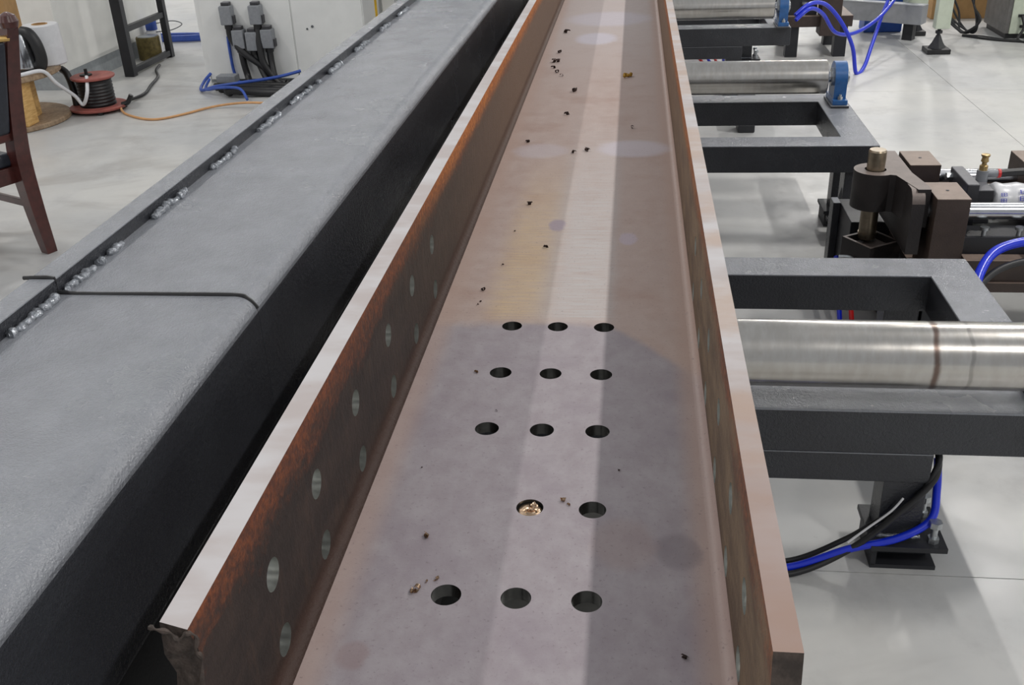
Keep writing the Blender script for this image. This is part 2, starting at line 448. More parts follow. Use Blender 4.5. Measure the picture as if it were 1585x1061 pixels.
for side, x0, x1, mname in ((-1, XL, XL - TL, 'flangeL'), (1, XR, XR + TR, 'flangeR')):
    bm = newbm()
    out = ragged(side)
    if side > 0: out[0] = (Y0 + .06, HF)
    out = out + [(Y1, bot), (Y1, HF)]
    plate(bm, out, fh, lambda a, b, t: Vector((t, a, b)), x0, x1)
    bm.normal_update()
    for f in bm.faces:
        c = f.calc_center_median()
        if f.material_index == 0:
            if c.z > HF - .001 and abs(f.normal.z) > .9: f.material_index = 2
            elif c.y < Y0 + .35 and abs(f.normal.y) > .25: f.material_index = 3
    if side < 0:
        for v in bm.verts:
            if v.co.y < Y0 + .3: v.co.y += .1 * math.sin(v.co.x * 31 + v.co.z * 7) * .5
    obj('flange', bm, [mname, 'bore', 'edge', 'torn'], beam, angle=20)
for sx, xf in ((1, XL), (-1, XR)):                       # rolled fillets between web and flanges
    for zs, zz in ((1, 0), (-1, -TW)):
        r = .17; bm = newbm(); prof = [(xf, zz)]
        for i in range(9):
            a = math.radians(90 * i / 8)
            prof.append((xf + sx * (r - r * math.sin(a)), zz + zs * (r - r * math.cos(a))))
        prof = prof[:1] + prof[1:][::-1]
        prism(bm, prof, lambda a, b, t: Vector((a, t, b)), Y0 + .02, Y1)
        obj('root_fillet', bm, 'flangeL' if sx > 0 else 'web', beam, angle=40)
bm = newbm()                                             # torn burr along the cut end of the left flange
tube(bm, [(XL - TL - .09, Y0 - .02, HF - .03), (XL - TL, Y0 - .06, HF - .02), (XL - TL * .6, Y0 - .05, HF - .06), (XL - TL * .3, Y0 - .09, HF - .11), (XL - .02, Y0 - .06, HF - .05), (XL + .05, Y0 - .02, HF - .13), (XL + .03, Y0 - .05, HF - .3), (XL + .06, Y0 - .03, HF - .42), (XL + .01, Y0 - .05, HF - .7)],
     lambda t: .022 + .012 * math.sin(t * 40), 7, 5)
obj('cut_burr', bm, 'torn', beam)

# ------------------------------------------------------------------ painted side rail, two lengths butted together
RZ, RXL, RXR, RB = 2.8, -8.28, -4.75, .22
def rail(y0, y1, beads, legs, label):
    t = thing('side_rail', label, 'steel rail', (-6.5, max(y0, -12), FZ), 'painted guide rails beside the beam')
    r = .36; prof = [(RXL, RB), (RXR - .15, RB)]
    for i in range(5):
        a = math.radians(-90 + 90 * i / 4); prof.append((RXR - .15 + .15 * math.cos(a), RB + .15 + .15 * math.sin(a)))
    for i in range(11):
        a = math.radians(90 * i / 10); prof.append((RXR - r + r * math.cos(a), RZ - r + r * math.sin(a)))
    prof.append((RXL, RZ))
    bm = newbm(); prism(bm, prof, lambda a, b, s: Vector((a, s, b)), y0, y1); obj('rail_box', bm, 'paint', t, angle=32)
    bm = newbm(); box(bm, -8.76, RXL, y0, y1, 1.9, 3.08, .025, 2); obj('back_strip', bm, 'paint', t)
    bm = newbm(); box(bm, -8.0, -5.45, y0, y1, -2.6, RB); obj('lower_beam', bm, 'darkpaint', t)
    for ly in legs:
        bm = newbm(); box(bm, -7.7, -5.9, ly, ly + 1.7, FZ + .25, -2.6); box(bm, -8.3, -5.3, ly - .6, ly + 2.3, FZ, FZ + .25)
        obj('leg', bm, 'darkpaint', t)
    for a, b in beads:
        bm = newbm(); n = max(4, int((b - a) / .07)); pts = []; rad = []
        for i in range(n + 1):
            pts.append((RXL + .07 + random.uniform(-.035, .05), a + (b - a) * i / n, RZ + .015 + random.uniform(-.02, .03)))
            rad.append((.075 + random.uniform(-.02, .03)) * (1 if 0 < i < n else .5))
        tube(bm, pts, lambda s: rad[min(int(s * n + .5), n)], 10, 4)
        obj('weld_bead', bm, 'weld', t, angle=60)
    return t
MT['weld'] = plain('painted_weld', C(150, 154, 160), .16, .5, .8, .3, 14, .5, 22)
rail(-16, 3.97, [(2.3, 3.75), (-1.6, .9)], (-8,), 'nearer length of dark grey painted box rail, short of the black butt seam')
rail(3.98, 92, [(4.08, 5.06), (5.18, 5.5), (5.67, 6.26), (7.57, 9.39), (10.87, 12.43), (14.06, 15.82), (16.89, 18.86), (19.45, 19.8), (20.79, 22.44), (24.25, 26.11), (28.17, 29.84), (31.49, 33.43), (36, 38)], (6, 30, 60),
     'longer length of dark grey box rail with stitch welds, running away beyond the black seam')
bm = newbm()                                              # black sealing strip standing in the seam, lying over the rail
pts = [(-8.86, 3.975, 3.085), (-8.3, 3.975, 3.085), (-8.27, 3.96, 2.83), (-6.5, 3.97, 2.815), (-5.15, 3.975, 2.815), (-4.9, 3.985, 2.74), (-4.76, 3.995, 2.56)]
tube(bm, pts, .036, 6, 4)
tag(obj('seam_strip', bm, 'blackcable', None, (-6.5, 3.97, 2.8)), 'thin black strip lying across the grey rail in its butt seam', 'strip')

# ------------------------------------------------------------------ roller stands
FT = -5.3; FH = 1.43; RW = 1.67; SXR = (12.35, 14.0); SXL = (-6.9, -5.3); RR = .95; RZC = -2.81 - TW + .22 - RR
RZC = bot - RR
def bolt(bm, p, r=.16, h=.14, shank=.0):
    p = Vector(p); cyl(bm, p, p + Vector((0, 0, h)), r, n=6)
    if shank: cyl(bm, p + Vector((0, 0, h)), p + Vector((0, 0, h + shank)), r * .5, n=10)
def bearing(t, x, y, k):
    bm = newbm(); box(bm, x - .5, x + .5, y - 1.25, y + 1.25, FT, FT + .14, .02); obj('bearing_packer', bm, 'paint', t)
    zb = FT + .14; bm = newbm()
    box(bm, x - .42, x + .42, y - 1.15, y + 1.15, zb, zb + .3, .06)
    prof = []
    zc = RZC
    for i in range(21):
        a = math.radians(-20 + 220 * i / 20); prof.append((y + .88 * math.cos(a), zc + .88 * math.sin(a)))
    prof += [(y - .8, zb + .2), (y + .8, zb + .2)]
    prism(bm, prof, lambda a, b, s: Vector((s, a, b)), x - .34, x + .34)
    b = obj('bearing_block', bm, 'blue', t, angle=40)
    bm = newbm(); cyl(bm, (x - .46, y, zc), (x + .46, y, zc), .5, n=24); obj('bearing_insert', bm, 'zinc', b)
    bm = newbm(); bolt(bm, (x, y - .96, zb + .3), .15, .16, .12); obj('bolt', bm, 'zinc', b)
    bm = newbm(); bolt(bm, (x, y + .96, zb + .3), .15, .16, .12); obj('bolt', bm, 'zinc', b)
def stand(yn, yf, ry, label, legs, cross, rmat='roller'):
    t = thing('roller_stand', label, 'roller stand', (4, (yn + yf) / 2, FZ), 'roller stands carrying the beam')
    for a, b in ((yn, yn + RW), (yf - RW, yf)):
        bm = newbm(); box(bm, SXL[0], SXR[1], a, b, FT - FH, FT, .05, 2); obj('cross_rail', bm, 'paint', t)
    for a, b in (SXL, SXR):
        bm = newbm(); box(bm, a, b, yn + RW - .06, yf - RW + .06, FT - FH + .002, FT - .002, .05, 2); obj('side_rail_tube', bm, 'paint', t)
    bm = newbm()
    lathe(bm, [(RR - .05, -4.75), (RR, -4.7), (RR, 12.55), (RR - .05, 12.6)], (0, ry, RZC), 64, (1, 0, 0)); ro = obj('roller', bm, rmat, t, angle=40)
    bm = newbm(); cyl(bm, (-6.6, ry, RZC), (13.85, ry, RZC), .3, n=24); obj('roller_shaft', bm, 'steel', ro)
    bearing(t, 13.3, ry, 1); bearing(t, -5.9, ry, -1)
    for x0, x1, y0, y1 in cross:
        bm = newbm(); box(bm, x0, x1, y0, y1, FT - FH - 1.02, FT - FH - .02, .04, 2); obj('cross_beam', bm, 'paint', t)
    for x0, x1, y0, y1 in legs:
        bm = newbm(); box(bm, x0, x1, y0, y1, FZ + .95, FT - FH, .04, 2); lg = obj('leg', bm, 'paint', t)
        bm = newbm(); xm = (x0 + x1) / 2; ym = (y0 + y1) / 2
        box(bm, xm - .85, xm + 1.35, ym - 1.05, ym + 1.05, FZ + .78, FZ + .96, .02); obj('foot_plate', bm, 'darkpaint', lg)
        bm = newbm(); box(bm, xm - .75, xm - .6, ym - .85, ym + .85, FZ + .12, FZ + .8); box(bm, xm - .6, xm + 1.0, ym - .3, ym + .3, FZ + .12, FZ + .78); box(bm, xm - .75, xm + 1.15, ym - .85, ym + .85, FZ, FZ + .14)
        obj('foot_block', bm, 'darkpaint', lg)
        for by in (-.7, .6):
            bm = newbm(); bolt(bm, (xm + .98, ym + by, FZ + .96), .17, .18); cyl(bm, (xm + .98, ym + by, FZ + 1.1), (xm + .98, ym + by, FZ + 1.55), .1, n=12); bolt(bm, (xm + .98, ym + by, FZ + 1.5), .19, .2)
            obj('anchor_bolt', bm, 'zinc', lg)
        # weld lumps round the leg base
        bm = newbm()
        tube(bm, [(x0 + (x1 - x0) * i / 8, y0 - .04 + random.uniform(-.02, .02), FZ + .99) for i in range(9)], lambda s: .05 + .03 * abs(math.sin(s * 17)), 7, 3)
        obj('weld_bead', bm, 'weld', lg, angle=60)
    return t
st1 = stand(14.1, 25.25, 14.65, 'nearest roller stand, its steel roller marked with a brown rust ring', [(9.05, 10.3, 14.2, 15.2), (11.0, 12.2, 23.9, 24.9), (-6.2, -5.4, 14.2, 15.2), (-6.2, -5.4, 23.9, 24.9)], [(-5.0, 10.3, 14.15, 15.3)])
st2 = stand(39.9, 50.55, 48.45, 'middle roller stand, its roller held by a blue bearing block in full view', [(12.5, 13.4, 40.2, 41.3), (12.5, 13.4, 43.0, 44.0), (-6.2, -5.4, 40.2, 41.3), (-6.2, -5.4, 49.2, 50.3)], [], 'cleanroller')
bm = newbm(); tube(bm, [(13.0, 40.6, FT - FH), (12.75, 40.6, -8), (12.4, 40.6, FZ + 1)], .3, 4, 4); obj('brace', bm, 'paint', st2)
st3 = copy_tree(st1); st3.location.y += 58.4 * S
for ch in st3.children:
    if ch.name.startswith('roller'):
        ch.data = ch.data.copy(); ch.data.materials[0] = MT['cleanroller']
st3['label'] = 'farthest roller stand, at the top edge of the photo behind the others'
# chrome plug bolts welded beside middle bearing
# ------------------------------------------------------------------ side clamp between the stands
def clamp(dy=0):
    t = thing('side_clamp', 'black side clamp with upright steel pin, brown blocks and chrome guide rods between roller stands', 'clamp', (14, 31.4, FZ))
    # hub with eye around the pin
    bm = newbm(); hx, hy = 11.83, 31.4; hub = []
    for i in range(25):
        a = math.radians(60 + 240 * i / 24); hub.append((hx + .88 * math.cos(a), hy + .88 * math.sin(a)))
    arm = hub + [(12.5, 30.55), (12.95, 28.75), (13.45, 28.75), (13.45, 29.3), (12.75, 34.0), (12.35, 34.0)]
    plate(bm, arm, [(hx, hy, .44)], lambda a, b, s: Vector((a, b, s)), -3.81, -5.42)
    for f in bm.faces: f.material_index = 0
    obj('pin_bracket', bm, 'bracket', t, angle=40)
    bm = newbm(); prof = []
    for cy, sg in ((29.0, -1), (34.0, 1)):
        pass
    pl = [(28.5, -6.5), (28.5, -4.35), (28.62, -4.05), (28.9, -3.83), (34.1, -3.83), (34.4, -4.05), (34.5, -4.35), (34.5, -6.5)]
    plate(bm, pl, [(30.1, -5.3, .16)], lambda a, b, s: Vector((s, a, b)), 12.72, 13.22)
    for f in bm.faces: f.material_index = 0
    obj('end_plate', bm, 'bracket', t, angle=40)
    bm = newbm(); cyl(bm, (hx, hy, -6.9), (hx, hy, -3.02), .37, n=32); lathe(bm, [(.37, -3.02), (.33, -2.95)], (hx, hy, 0), 32); p = obj('pin', bm, 'pinsteel', t)
    bm = newbm(); cyl(bm, (hx, hy, -6.72), (hx, hy, -6.62), .4, n=32); obj('pin_collar', bm, 'pinsteel', p)
    # square guide box under the pin, turned on its corner
    bm = newbm(); Mx = Matrix.Translation((11.95, 31.0, -7.2)) @ Matrix.Rotation(math.radians(32), 4, 'Z')
    for q in ((-.85, .85, -.85, -.72), (-.85, .85, .72, .85), (-.85, -.72, -.72, .72), (.72, .85, -.72, .72)):
        box(bm, q[0], q[1], q[2], q[3], -1.4, .4, 0, 2, Mx)
    box(bm, -.72, .72, -.72, .72, -1.4, .1, 0, 2, Mx); obj('guide_box', bm, 'bracket', t)
    for i, (dx, dy2) in enumerate(((-.4, -.35), (.35, -.45), (-.2, .4), (.45, .35))):
        bm = newbm(); q = Mx @ Vector((dx, dy2, .1)); bolt(bm, q, .12, .1); obj('bolt', bm, 'zinc', t)
    for yy in (29.2, 33.6):
        bm = newbm(); cyl(bm, (13.0, yy, -4.86), (25.5, yy, -4.86), .34, n=32); obj('guide_rod', bm, 'steel', t)
        for x0 in (13.55, 18.35):
            z0 = -7.35
            bm = newbm(); box(bm, x0, x0 + 1.3, yy - 1.05, yy + 1.05, z0, -4.0, .03, 2); bb = obj('guide_block', bm, 'brownblock', t)
            bm = newbm(); cyl(bm, (x0 + .65, yy, -3.999), (x0 + .65, yy, -3.985), .07, n=12); obj('grease_hole', bm, 'darkpaint', bb)
    bm = newbm(); cyl(bm, (13.2, 31.4, -5.0), (15.2, 31.4, -5.0), .42, n=28); obj('piston_rod', bm, 'bluesteel', t)
    bm = newbm(); box(bm, 15.35, 15.85, 30.4, 32.9, -6.3, -4.15, .06); box(bm, 15.85, 16.55, 30.7, 32.4, -6.0, -4.5, .05); fl = obj('cylinder_head', bm, 'connector_dark', t)
    for yy, zz in ((30.75, -5.05), (32.55, -4.5), (30.75, -5.9)):
        bm = newbm(); cyl(bm, (15.1, yy, zz), (15.36, yy, zz), .17, n=6); obj('bolt', bm, 'zinc', fl)
    bm = newbm(); lathe(bm, [(.17, 0), (.17, .2), (.1, .24), (.1, .34), (.16, .38), (.13, .55), (.18, .62), (.18, .68), (.06, .7)], (16.4, 32.0, -4.05), 14); obj('brass_fitting', bm, 'brass', t)
    bm = newbm(); cyl(bm, (16.4, 32.0, -4.6), (16.4, 32.0, -4.05), .24, n=16); cyl(bm, (16.5, 32.0, -4.2), (17.0, 32.0, -4.2), .17, n=14); obj('elbow_fitting', bm, 'connector', t)
    bm = newbm(); cyl(bm, (17.0, 32, -4.2), (17.12, 32, -4.2), .19, n=14); obj('fitting_ring', bm, 'redhose', t)
    bm = newbm(); tube(bm, [(17.1, 32, -4.2), (18.5, 32.1, -4.15), (21, 32.1, -4.2), (25, 32.1, -4.3)], .16, 10); obj('air_hose', bm, 'blackcable', t)
    # pneumatic cylinder wrapped in printed plastic film
    bm = newbm(); prof = []
    n = 26
    for i in range(n + 1):
        s = i / n; prof.append((.78 + .05 * math.sin(i * 1.9) + .03 * random.uniform(-1, 1) + (-.12 if i in (0, n) else 0), s * 7.0))
    lathe(bm, prof, (16.6, 31.4, -5.22), 28, (1, 0, 0)); w = obj('wrapped_cylinder', bm, 'film', t, angle=70)
    def mark(xa, xb, a0, a1):                            # ink laid on the curved film, angles measured from the top towards the viewer
        b = newbm(); rr = .865; g = []
        for i in range(5):
            a = math.radians(a0 + (a1 - a0) * i / 4); g.append((31.4 - rr * math.sin(a), -5.22 + rr * math.cos(a)))
        for u, v in zip(g, g[1:]):
            q = [b.verts.new((x, p[0], p[1])) for x, p in ((xa, u), (xb, u), (xb, v), (xa, v))]; b.faces.new(q)
        return b
    def glyph(x, a, w_, h_, seed):
        rs = random.Random(seed); b = newbm()
        for k in range(3):
            xx = x + w_ * k / 2.3; merge(b, mark(xx, xx + w_ * .12, a, a + h_))
        for k in range(3):
            aa = a + h_ * k / 2.2; merge(b, mark(x, x + w_ * rs.uniform(.7, 1), aa, aa + h_ * .13))
        obj('printed_mark', b, 'print', w)
    for k, a in enumerate((38, 58, 76)): glyph(17.62 - k * .03, a, .34, 12, k)
    for k, a in enumerate((48, 64, 80)): glyph(16.86 - k * .02, a, .24, 10, 10 + k)
    b = newbm()
    for i in range(18):
        a0 = 2 * math.pi * i / 18; a1 = 2 * math.pi * (i + 1) / 18; vv = []
        for r_, a in ((1, a0), (1, a1), (.45, a1), (.45, a0)):
            an = math.radians(34 + 9 * r_ * math.sin(a)); vv.append(b.verts.new((18.35 + .3 * r_ * math.cos(a), 31.4 - .87 * math.sin(an), -5.22 + .87 * math.cos(an))))
        b.faces.new(vv)
    obj('printed_logo', b, 'print', w)
    bm = newbm(); box(bm, 13.3, 26, 27.6, 35.3, -7.75, -7.35); box(bm, 14.9, 26, 27.9, 28.5, -6.75, -6.45, .03); obj('base_plate', bm, 'brownblock', t)
    bm = newbm(); box(bm, 14.9, 26, 27.75, 27.95, -7.35, -6.45); obj('base_rail', bm, 'brownblock', t)
    bm = newbm(); box(bm, 14.9, 26, 30.2, 32.6, -7.35, -6.2); obj('cylinder_bed', bm, 'darkpaint', t)
    bm = newbm(); box(bm, 14.9, 26, 28.55, 29.9, -6.6, -5.75, .03); rb = obj('rod_support', bm, 'darkpaint', t)
    for xx in (15.75, 17.1, 18.0):
        bm = newbm(); cyl(bm, (xx, 28.75, -5.75), (xx, 28.75, -5.5), .1, n=12); cyl(bm, (xx, 28.75, -5.5), (xx, 28.75, -5.38), .18, n=14); obj('screw', bm, 'zinc', rb)
    for x0 in (13.6, 24.0):
        for yy in (27.9, 33.4):
            bm = newbm(); box(bm, x0, x0 + 1.3, yy, yy + 1.4, FZ, -7.75, .03); obj('leg', bm, 'darkpaint', t)
    bm = newbm(); box(bm, 12.6, 13.5, 27.9, 33.6, FZ + .3, -7.6, .05); obj('apron', bm, 'darkpaint', t)
    bm = newbm(); box(bm, 11.55, 13.3, 33.4, 36.6, FZ, -6.95, .05); obj('support_post', bm, 'darkpaint', t)
    bm = newbm(); box(bm, 11.2, 11.55, 35.9, 36.7, FZ, -6.9, .04); obj('support_edge', bm, 'paint', t)
    bm = newbm(); tube(bm, [(10.6, 30.6, -7.55), (10.95, 30.5, -7.5), (11.15, 30.5, -7.65), (11.2, 30.5, -8.1)], .13, 10); obj('elbow_fitting', bm, 'zinc', t)
    return t
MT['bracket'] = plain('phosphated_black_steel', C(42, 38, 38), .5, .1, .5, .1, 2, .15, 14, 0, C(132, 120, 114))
MT['bluesteel'] = plain('blue_tinted_rod', C(92, 108, 150), .3, .7)
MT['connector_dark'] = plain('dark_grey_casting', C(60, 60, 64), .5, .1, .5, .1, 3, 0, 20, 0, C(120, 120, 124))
clamp()

# hoses beside the nearest stand
def hose(name, pts, r, mat, label, cat='hose', group=None, k=10):
    bm = newbm(); tube(bm, pts, r, 12, k); b = Vector(pts[0]); return tag(obj(name, bm, mat, None, b), label, cat, group)
hose('air_hose', [(14.25, 24.3, -6.6), (14.7, 25.5, -6.0), (15.6, 26.6, -5.5), (17.2, 27.2, -5.35), (19.2, 27.3, -5.6), (20.2, 27.45, -6.5), (20.4, 27.5, -7.6)], .19, 'hose', 'bright blue air hose arching out behind corner of nearest roller stand')
hose('air_hose', [(14.2, 24.6, -7.1), (14.8, 25.5, -6.5), (15.8, 26.2, -6.05), (17.3, 26.7, -5.95), (19.0, 26.9, -6.3), (19.6, 27.4, -7.3)], .14, 'blackcable', 'black hose curving just below blue hose behind nearest roller stand')
hose('air_hose', [(4.6, 13.3, FZ + .15), (6.5, 13.5, FZ + .18), (8.2, 13.75, FZ + .75), (9.6, 13.85, FZ + 1.15), (10.55, 14.2, FZ + 1.6), (10.75, 14.7, FZ + 2.3), (10.75, 15.1, FZ + 3.2)], .12, 'hose', 'blue air hose from under the beam bending round stand leg foot')
hose('cable', [(4.6, 13.05, FZ + .12), (6.6, 13.3, FZ + .12), (8.3, 13.75, FZ + .8), (9.6, 13.9, -8.55), (10.45, 14.2, -7.6), (10.55, 14.6, -6.9)], .1, 'blackcable', 'black cable rising diagonally across nearest stand leg', 'cable')
hose('cable', [(4.6, 13.65, FZ + .12), (6.6, 13.9, FZ + .12), (8.1, 14.0, FZ + .9), (9.0, 14.05, -9.1), (9.9, 14.05, -8.5), (10.5, 14.3, -7.2), (10.5, 14.6, -6.8)], .085, 'blackcable', 'thin black cable beside the thicker one at nearest stand leg', 'cable')
hose('cable', [(8.15, 13.75, FZ + 1.0), (8.7, 13.85, FZ + 1.5), (9.3, 13.95, FZ + 2.05), (9.6, 14.0, FZ + 2.5)], .035, 'whitewire', 'short white wire in front of nearest stand leg', 'wire')

# ------------------------------------------------------------------ swarf and crumbs lying on the web
def chip(seed):
    rs = random.Random(seed); bm = newbm(); turns = rs.uniform(.6, 1.4); r = rs.uniform(.035, .06); pts = []
    for i in range(9):
        a = turns * 2 * math.pi * i / 8; pts.append((r * math.cos(a), -.05 + .1 * i / 8, r + r * math.sin(a) + .012))
    P = [Vector(p) for p in pts]; w = Vector((rs.uniform(-.03, .03), .05, .005))
    vs_ = [(bm.verts.new(p - w), bm.verts.new(p + w)) for p in P]
    for a, b in zip(vs_, vs_[1:]): bm.faces.new((a[0], b[0], b[1], a[1]))
    ext = bmesh.ops.solidify(bm, geom=bm.faces[:], thickness=.012)
    z = min(v.co.z for v in bm.verts)
    for v in bm.verts: v.co.z -= z
    return bm
protos = {}
def place_chip(x, y, k, s, mat, label, group):
    key = (k, mat)
    if key not in protos:
        o = obj('swarf_chip', chip(k), mat); protos[key] = o
    else:
        o = protos[key].copy(); COL.objects.link(o)
    o.location = Vector((x, y, .002)) * S; o.scale = (s,) * 3; o.rotation_euler.z = (x * 37.7 + y * 11.3) % 6.28
    tag(o, label, 'metal chip', group)
dark = [(-1.88, 10.38, 1.3), (-.62, 13.04, 1.4), (-1.35, 16.31, 1.6), (-1.9, 42.57, 2.6), (-1.93, 37.5, 1.7), (-2.05, 35.4, 2.2), (-1.86, 35.5, 1.8), (-1.98, 34.2, 1.6),
        (-1.75, 33.3, 1.7), (-1.51, 32.61, 1.3), (-.8, 29.79, 1.9), (-.89, 26.18, 1.7), (.06, 21.54, 1.6), (-.36, 21.33, 1.2), (-2.0, 22.6, 1.1), (-1.9, 9.6, .7), (-1.86, 9.75, .6),
        (-1.6, 11.9, .7), (2.31, -.98, .9), (1.56, 24.25, 1.5), (-1.55, 14.2, .6), (-.9, 5.0, .5), (1.4, 3.2, .45), (-1.95, 3.1, .45)]
for i, (x, y, s) in enumerate(dark):
    place_chip(x, y, i % 4, s * (.5 if y < 20 else .7), 'swarf', 'small dark steel chip lying on the beam web', 'dark swarf chips on the web')
for i, (x, y, s) in enumerate([(-1.48, 6.45, .7), (-1.52, 1.26, .9), (-1.19, .31, .8), (-1.43, .06, 1.1), (.52, 2.3, .8), (-1.33, .25, .5), (.62, 2.2, .5), (-1.5, .02, .7)]):
    place_chip(x, y, 5 + i % 3, s * .7, 'brightswarf', 'small bright curled chip lying near the front holes of the web', 'bright swarf chips on the web')
bm = newbm(); rs = random.Random(3)                       # ochre crumb of grease
for i in range(9):
    t = bmesh.new(); bmesh.ops.create_icosphere(t, subdivisions=1, radius=rs.uniform(.05, .1))
    merge(bm, t, Matrix.Translation((1.34 + rs.uniform(-.16, .16), 32.3 + rs.uniform(-.22, .22), rs.uniform(.04, .1))))
tag(obj('grease_crumb', bm, 'greasechip', None, (1.34, 32.3, 0)), 'ochre crumbly lump lying on the far web right of the centre', 'crumb')
bm = newbm(); rs = random.Random(5)                       # drilled slug and swarf packed in one hole
lathe(bm, [(.2, -.2), (.205, -.1), (.19, -.06), (.12, -.03), (.05, -.05)], (0, 2.1, 0), 22)
for i in range(14):
    a = rs.uniform(0, 6.28); r = rs.uniform(.0, .14); q = Vector((r * math.cos(a), 2.1 + r * math.sin(a), -.05))
    tube(bm, [q, q + Vector((rs.uniform(-.05, .05), rs.uniform(-.05, .05), .03)), q + Vector((rs.uniform(-.08, .08), rs.uniform(-.08, .08), .01))], .016, 5, 3)
tag(obj('drilled_slug', bm, 'brightswarf', None, (0, 2.1, 0)), 'shiny coppery swarf and slug still plugging one drilled web hole', 'metal slug')

# ------------------------------------------------------------------ left background
# mahogany chair seen from behind
CB = Vector((-31.0, 38.2, FZ)); ca = math.radians(64)
cd = Vector((-math.cos(ca), -math.sin(ca), 0)); ce = Vector((-math.sin(ca), math.cos(ca), 0)); cz = Vector((0, 0, 1))
def cp(w, d, h): return CB + cd * w + ce * d + cz * h
chair = thing('dining_chair', 'dark mahogany chair with padded navy seat and back at the left edge', 'chair', CB)
def beamq(bm, pts, half):                                # square section swept along points in chair space
    P = spline([cp(*p) for p in pts], 6); rings = []
    for i, p in enumerate(P):
        h = half(i / (len(P) - 1)) if callable(half) else half
        rings.append([bm.verts.new(p + cd * sx * h + ce * sy * h) for sx, sy in ((-1, -1), (1, -1), (1, 1), (-1, 1))])
    for a, b in zip(rings, rings[1:]):
        for j in range(4): bm.faces.new((a[j], a[(j + 1) % 4], b[(j + 1) % 4], b[j]))
    bm.faces.new(rings[0][::-1]); bm.faces.new(rings[-1])
WW, DD = 6.0, 5.8
for w in (0, WW):
    bm = newbm(); beamq(bm, [(w, 0.05, 0), (w, .35, 2.2), (w, .5, 4.6), (w, .35, 6.2), (w, -.4, 9), (w, -1.75, 12.4)], lambda s: .3 + .12 * math.sin(s * 3.1)); obj('rear_leg_post', bm, 'mahogany', chair, angle=50)
    bm = newbm(); lathe(bm, [(.1, 0), (.42, .12), (.5, .4), (.38, .7), (.1, .85)], cp(w, -1.8, 12.3), 16); obj('finial', bm, 'mahogany', chair)
    bm = newbm(); beamq(bm, [(w, DD, 0), (w, DD, 2.5), (w, DD, 4.9)], lambda s: .24 + .14 * s); obj('front_leg', bm, 'mahogany', chair, angle=50)
def slab(bm, w0, w1, d0, d1, h0, h1, bev, tilt=0):
    t = bmesh.new(); bmesh.ops.create_cube(t, size=1)
    for v in t.verts: v.co = Vector(((w0 + w1) / 2 + v.co.x * (w1 - w0), (d0 + d1) / 2 + v.co.y * (d1 - d0), (h0 + h1) / 2 + v.co.z * (h1 - h0)))
    if bev: bmesh.ops.bevel(t, geom=t.edges[:], offset=bev, segments=3, profile=.5, affect='EDGES')
    for v in t.verts: v.co = cp(v.co.x, v.co.y + tilt * (v.co.z - h0), v.co.z)
    merge(bm, t)
bm = newbm(); slab(bm, .3, WW - .3, .65, 1.05, 4.1, 5.0, .05); obj('rear_apron', bm, 'mahogany', chair)
bm = newbm(); slab(bm, -.2, .2, 1, DD, 4.1, 5.0, .05); obj('side_apron', bm, 'mahogany', chair)
bm = newbm(); slab(bm, WW - .2, WW + .2, 1, DD, 4.1, 5.0, .05); obj('side_apron', bm, 'mahogany', chair)
bm = newbm(); slab(bm, .15, WW - .15, .75, DD + .35, 4.95, 5.75, .28); obj('seat_cushion', bm, 'leather', chair, angle=60)
bm = newbm(); slab(bm, -.12, .12, .7, DD, 2.55, 2.95, .04); obj('stretcher', bm, 'mahogany', chair)
bm = newbm(); slab(bm, WW - .12, WW + .12, .7, DD, 2.55, 2.95, .04); obj('stretcher', bm, 'mahogany', chair)
bm = newbm(); slab(bm, .4, WW - .4, -.1, .5, 6.9, 11.8, .2, -.36); bp = obj('back_pad', bm, 'leather', chair, angle=60)
bm = newbm(); slab(bm, .3, WW - .3, 0, .5, 6.5, 6.95, .08); obj('back_rail', bm, 'mahogany', chair)
bm = newbm(); tube(bm, [cp(.2, -1.72, 11.9), cp(1.5, -1.78, 12.05), cp(3, -1.85, 12.3), cp(4.5, -1.78, 12.05), cp(WW - .2, -1.72, 11.9)], .16, 8); obj('crest_trim', bm, 'gold', chair)

# wooden cable drum used as a side table
DC = Vector((-50.4, 66.2, FZ)); DT = 4.25
drum = thing('cable_drum', 'wooden cable drum stood on end as a side table behind the chair', 'cable drum', DC)
for z0 in (0, DT - .42):
    bm = newbm(); lathe(bm, [(5.1, 0), (5.2, .08), (5.2, .34), (5.1, .42)], DC + cz * z0, 48); obj('drum_flange', bm, 'ply', drum)
for i in range(12):
    a = 2 * math.pi * i / 12 + .1; Mx = Matrix.Translation(DC) @ Matrix.Rotation(a, 4, 'Z')
    bm = newbm(); box(bm, 2.55, 2.85, -.71, .71, .42, DT - .42, .03, 1, Mx); obj('stave', bm, 'crate', drum)
bm = newbm(); box(bm, 2.75, 4.0, -3.2, -1.6, .42, DT - .42, .04, 1, Matrix.Translation(DC)); obj('board', bm, 'crate', drum)
bm = newbm(); box(bm, 1.4, 2.7, -4.1, -2.5, .42, DT - .42, .04, 1, Matrix.Translation(DC)); obj('board', bm, 'crate', drum)
